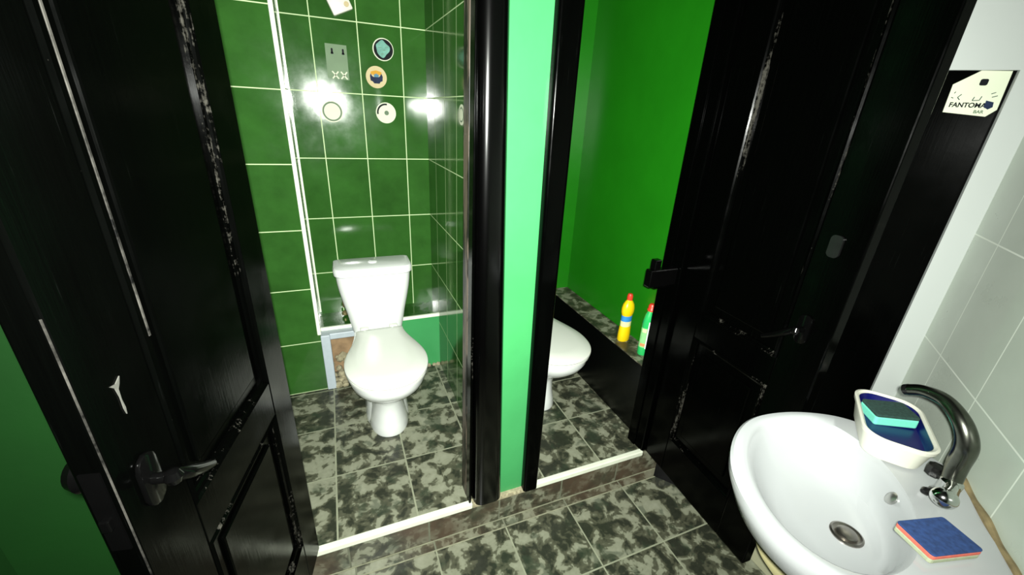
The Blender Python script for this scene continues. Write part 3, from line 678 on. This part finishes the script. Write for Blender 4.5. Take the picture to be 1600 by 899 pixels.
# waste hose and cream box under the basin
bx = thing('storage_box', 'cream box on the floor under the wash basin', 'box', (1.375, 0.665, LOW), 0)
bm = bmesh.new(); box(bm, 0.0, 0.12, -0.15, 0.0, 0.0, 0.34, bev=0.006); build('body', bm, M['box'], bx)
bm = bmesh.new(); box(bm, -0.006, 0.126, -0.156, 0.006, 0.34, 0.36, bev=0.004); build('lid', bm, M['box'], bx)
bm = bmesh.new(); hp = [wall_pt(1.0, -0.385, 0.50), wall_pt(1.03, -0.32, 0.46), wall_pt(1.062, -0.275, 0.40), wall_pt(1.092, -0.292, 0.33), wall_pt(1.118, -0.334, 0.26), wall_pt(1.15, -0.39, 0.18), wall_pt(1.15, -0.50, 0.07), wall_pt(1.15, -0.585, 0.03)]
tube(bm, hp, 0.021, 16, sub=26, ridge=0.07)
tag(build('waste_hose', bm, M['hose'], smooth=True), 'beige corrugated waste hose hanging under the wash basin', 'hose')

# ------------------------------------------------------------------ tag on the black door
tg = thing('hanging_tag', 'ivory tag with cut corners, a dark hole and faded lettering on the closed black door', 'tag', wall_pt(1.6935, -0.492, 1.560), rot=(PI/2, 0, ADI-PI/2))
pts = [(-0.016, 0.058), (0.044, 0.057), (0.047, -0.036), (0.030, -0.054), (-0.060, -0.046), (-0.062, 0.024)]
build('tag_plate', prism(bmesh.new(), pts, 0, 0.003, bev=0.0006), M['tag'], tg)
bm = bmesh.new(); prism(bm, rrect(-0.010, 0.006, 0.022, 0.038, 0.004, 3), 0.0028, 0.0038); build('hole', bm, M['ink'], tg)
bm = bmesh.new()
prism(bm, [(0.018, -0.014), (0.034, -0.018), (0.036, -0.030), (0.028, -0.036), (0.018, -0.030)], 0.0029, 0.0036); build('ink_blot', bm, M['sticker_blue'], tg)
bm = bmesh.new()
for x0, y0, x1, y1 in ((-0.036, 0.0, -0.042, -0.008), (-0.042, -0.008, -0.036, -0.014), (-0.008, -0.006, -0.010, -0.015), (-0.010, -0.015, 0.004, -0.014), (0.004, -0.014, 0.006, -0.004), (0.022, 0.002, 0.030, 0.006), (0.026, -0.006, 0.036, -0.002), (-0.052, 0.002, -0.050, 0.006), (-0.055, -0.008, -0.050, -0.010)):
    v = Vector((x1-x0, y1-y0)).normalized()*0.0009; w = Vector((-v.y, v.x))
    bm = bmesh.new(); prism(bm, [(x0+w.x, y0+w.y), (x0-w.x, y0-w.y), (x1-w.x, y1-w.y), (x1+w.x, y1+w.y)], 0.0029, 0.0035); build('drawn_mark', bm, M['scour_dark'], tg)

def text(body, size, loc, parent, mat, name='lettering', sx=1.0):
    cu = bpy.data.curves.new(name, 'FONT'); cu.body = body; cu.size = size; cu.extrude = 0.0003; cu.align_x = 'CENTER'; cu.offset = size*0.03
    o = bpy.data.objects.new('tmp', cu); C.objects.link(o)
    dg = bpy.context.evaluated_depsgraph_get(); me = bpy.data.meshes.new_from_object(o.evaluated_get(dg)); bpy.data.objects.remove(o)
    me.name = name; me.materials.clear(); me.materials.append(mat)
    q = bpy.data.objects.new(name, me); C.objects.link(q); q.parent = parent; q.location = loc; q.scale = (sx, 1, 1); return q
text('FANTOMAS', 0.0165, (-0.012, -0.032, 0.0032), tg, M['ink'], sx=0.95)
text('BAR', 0.011, (0.012, -0.046, 0.0032), tg, M['sticker_grey'])
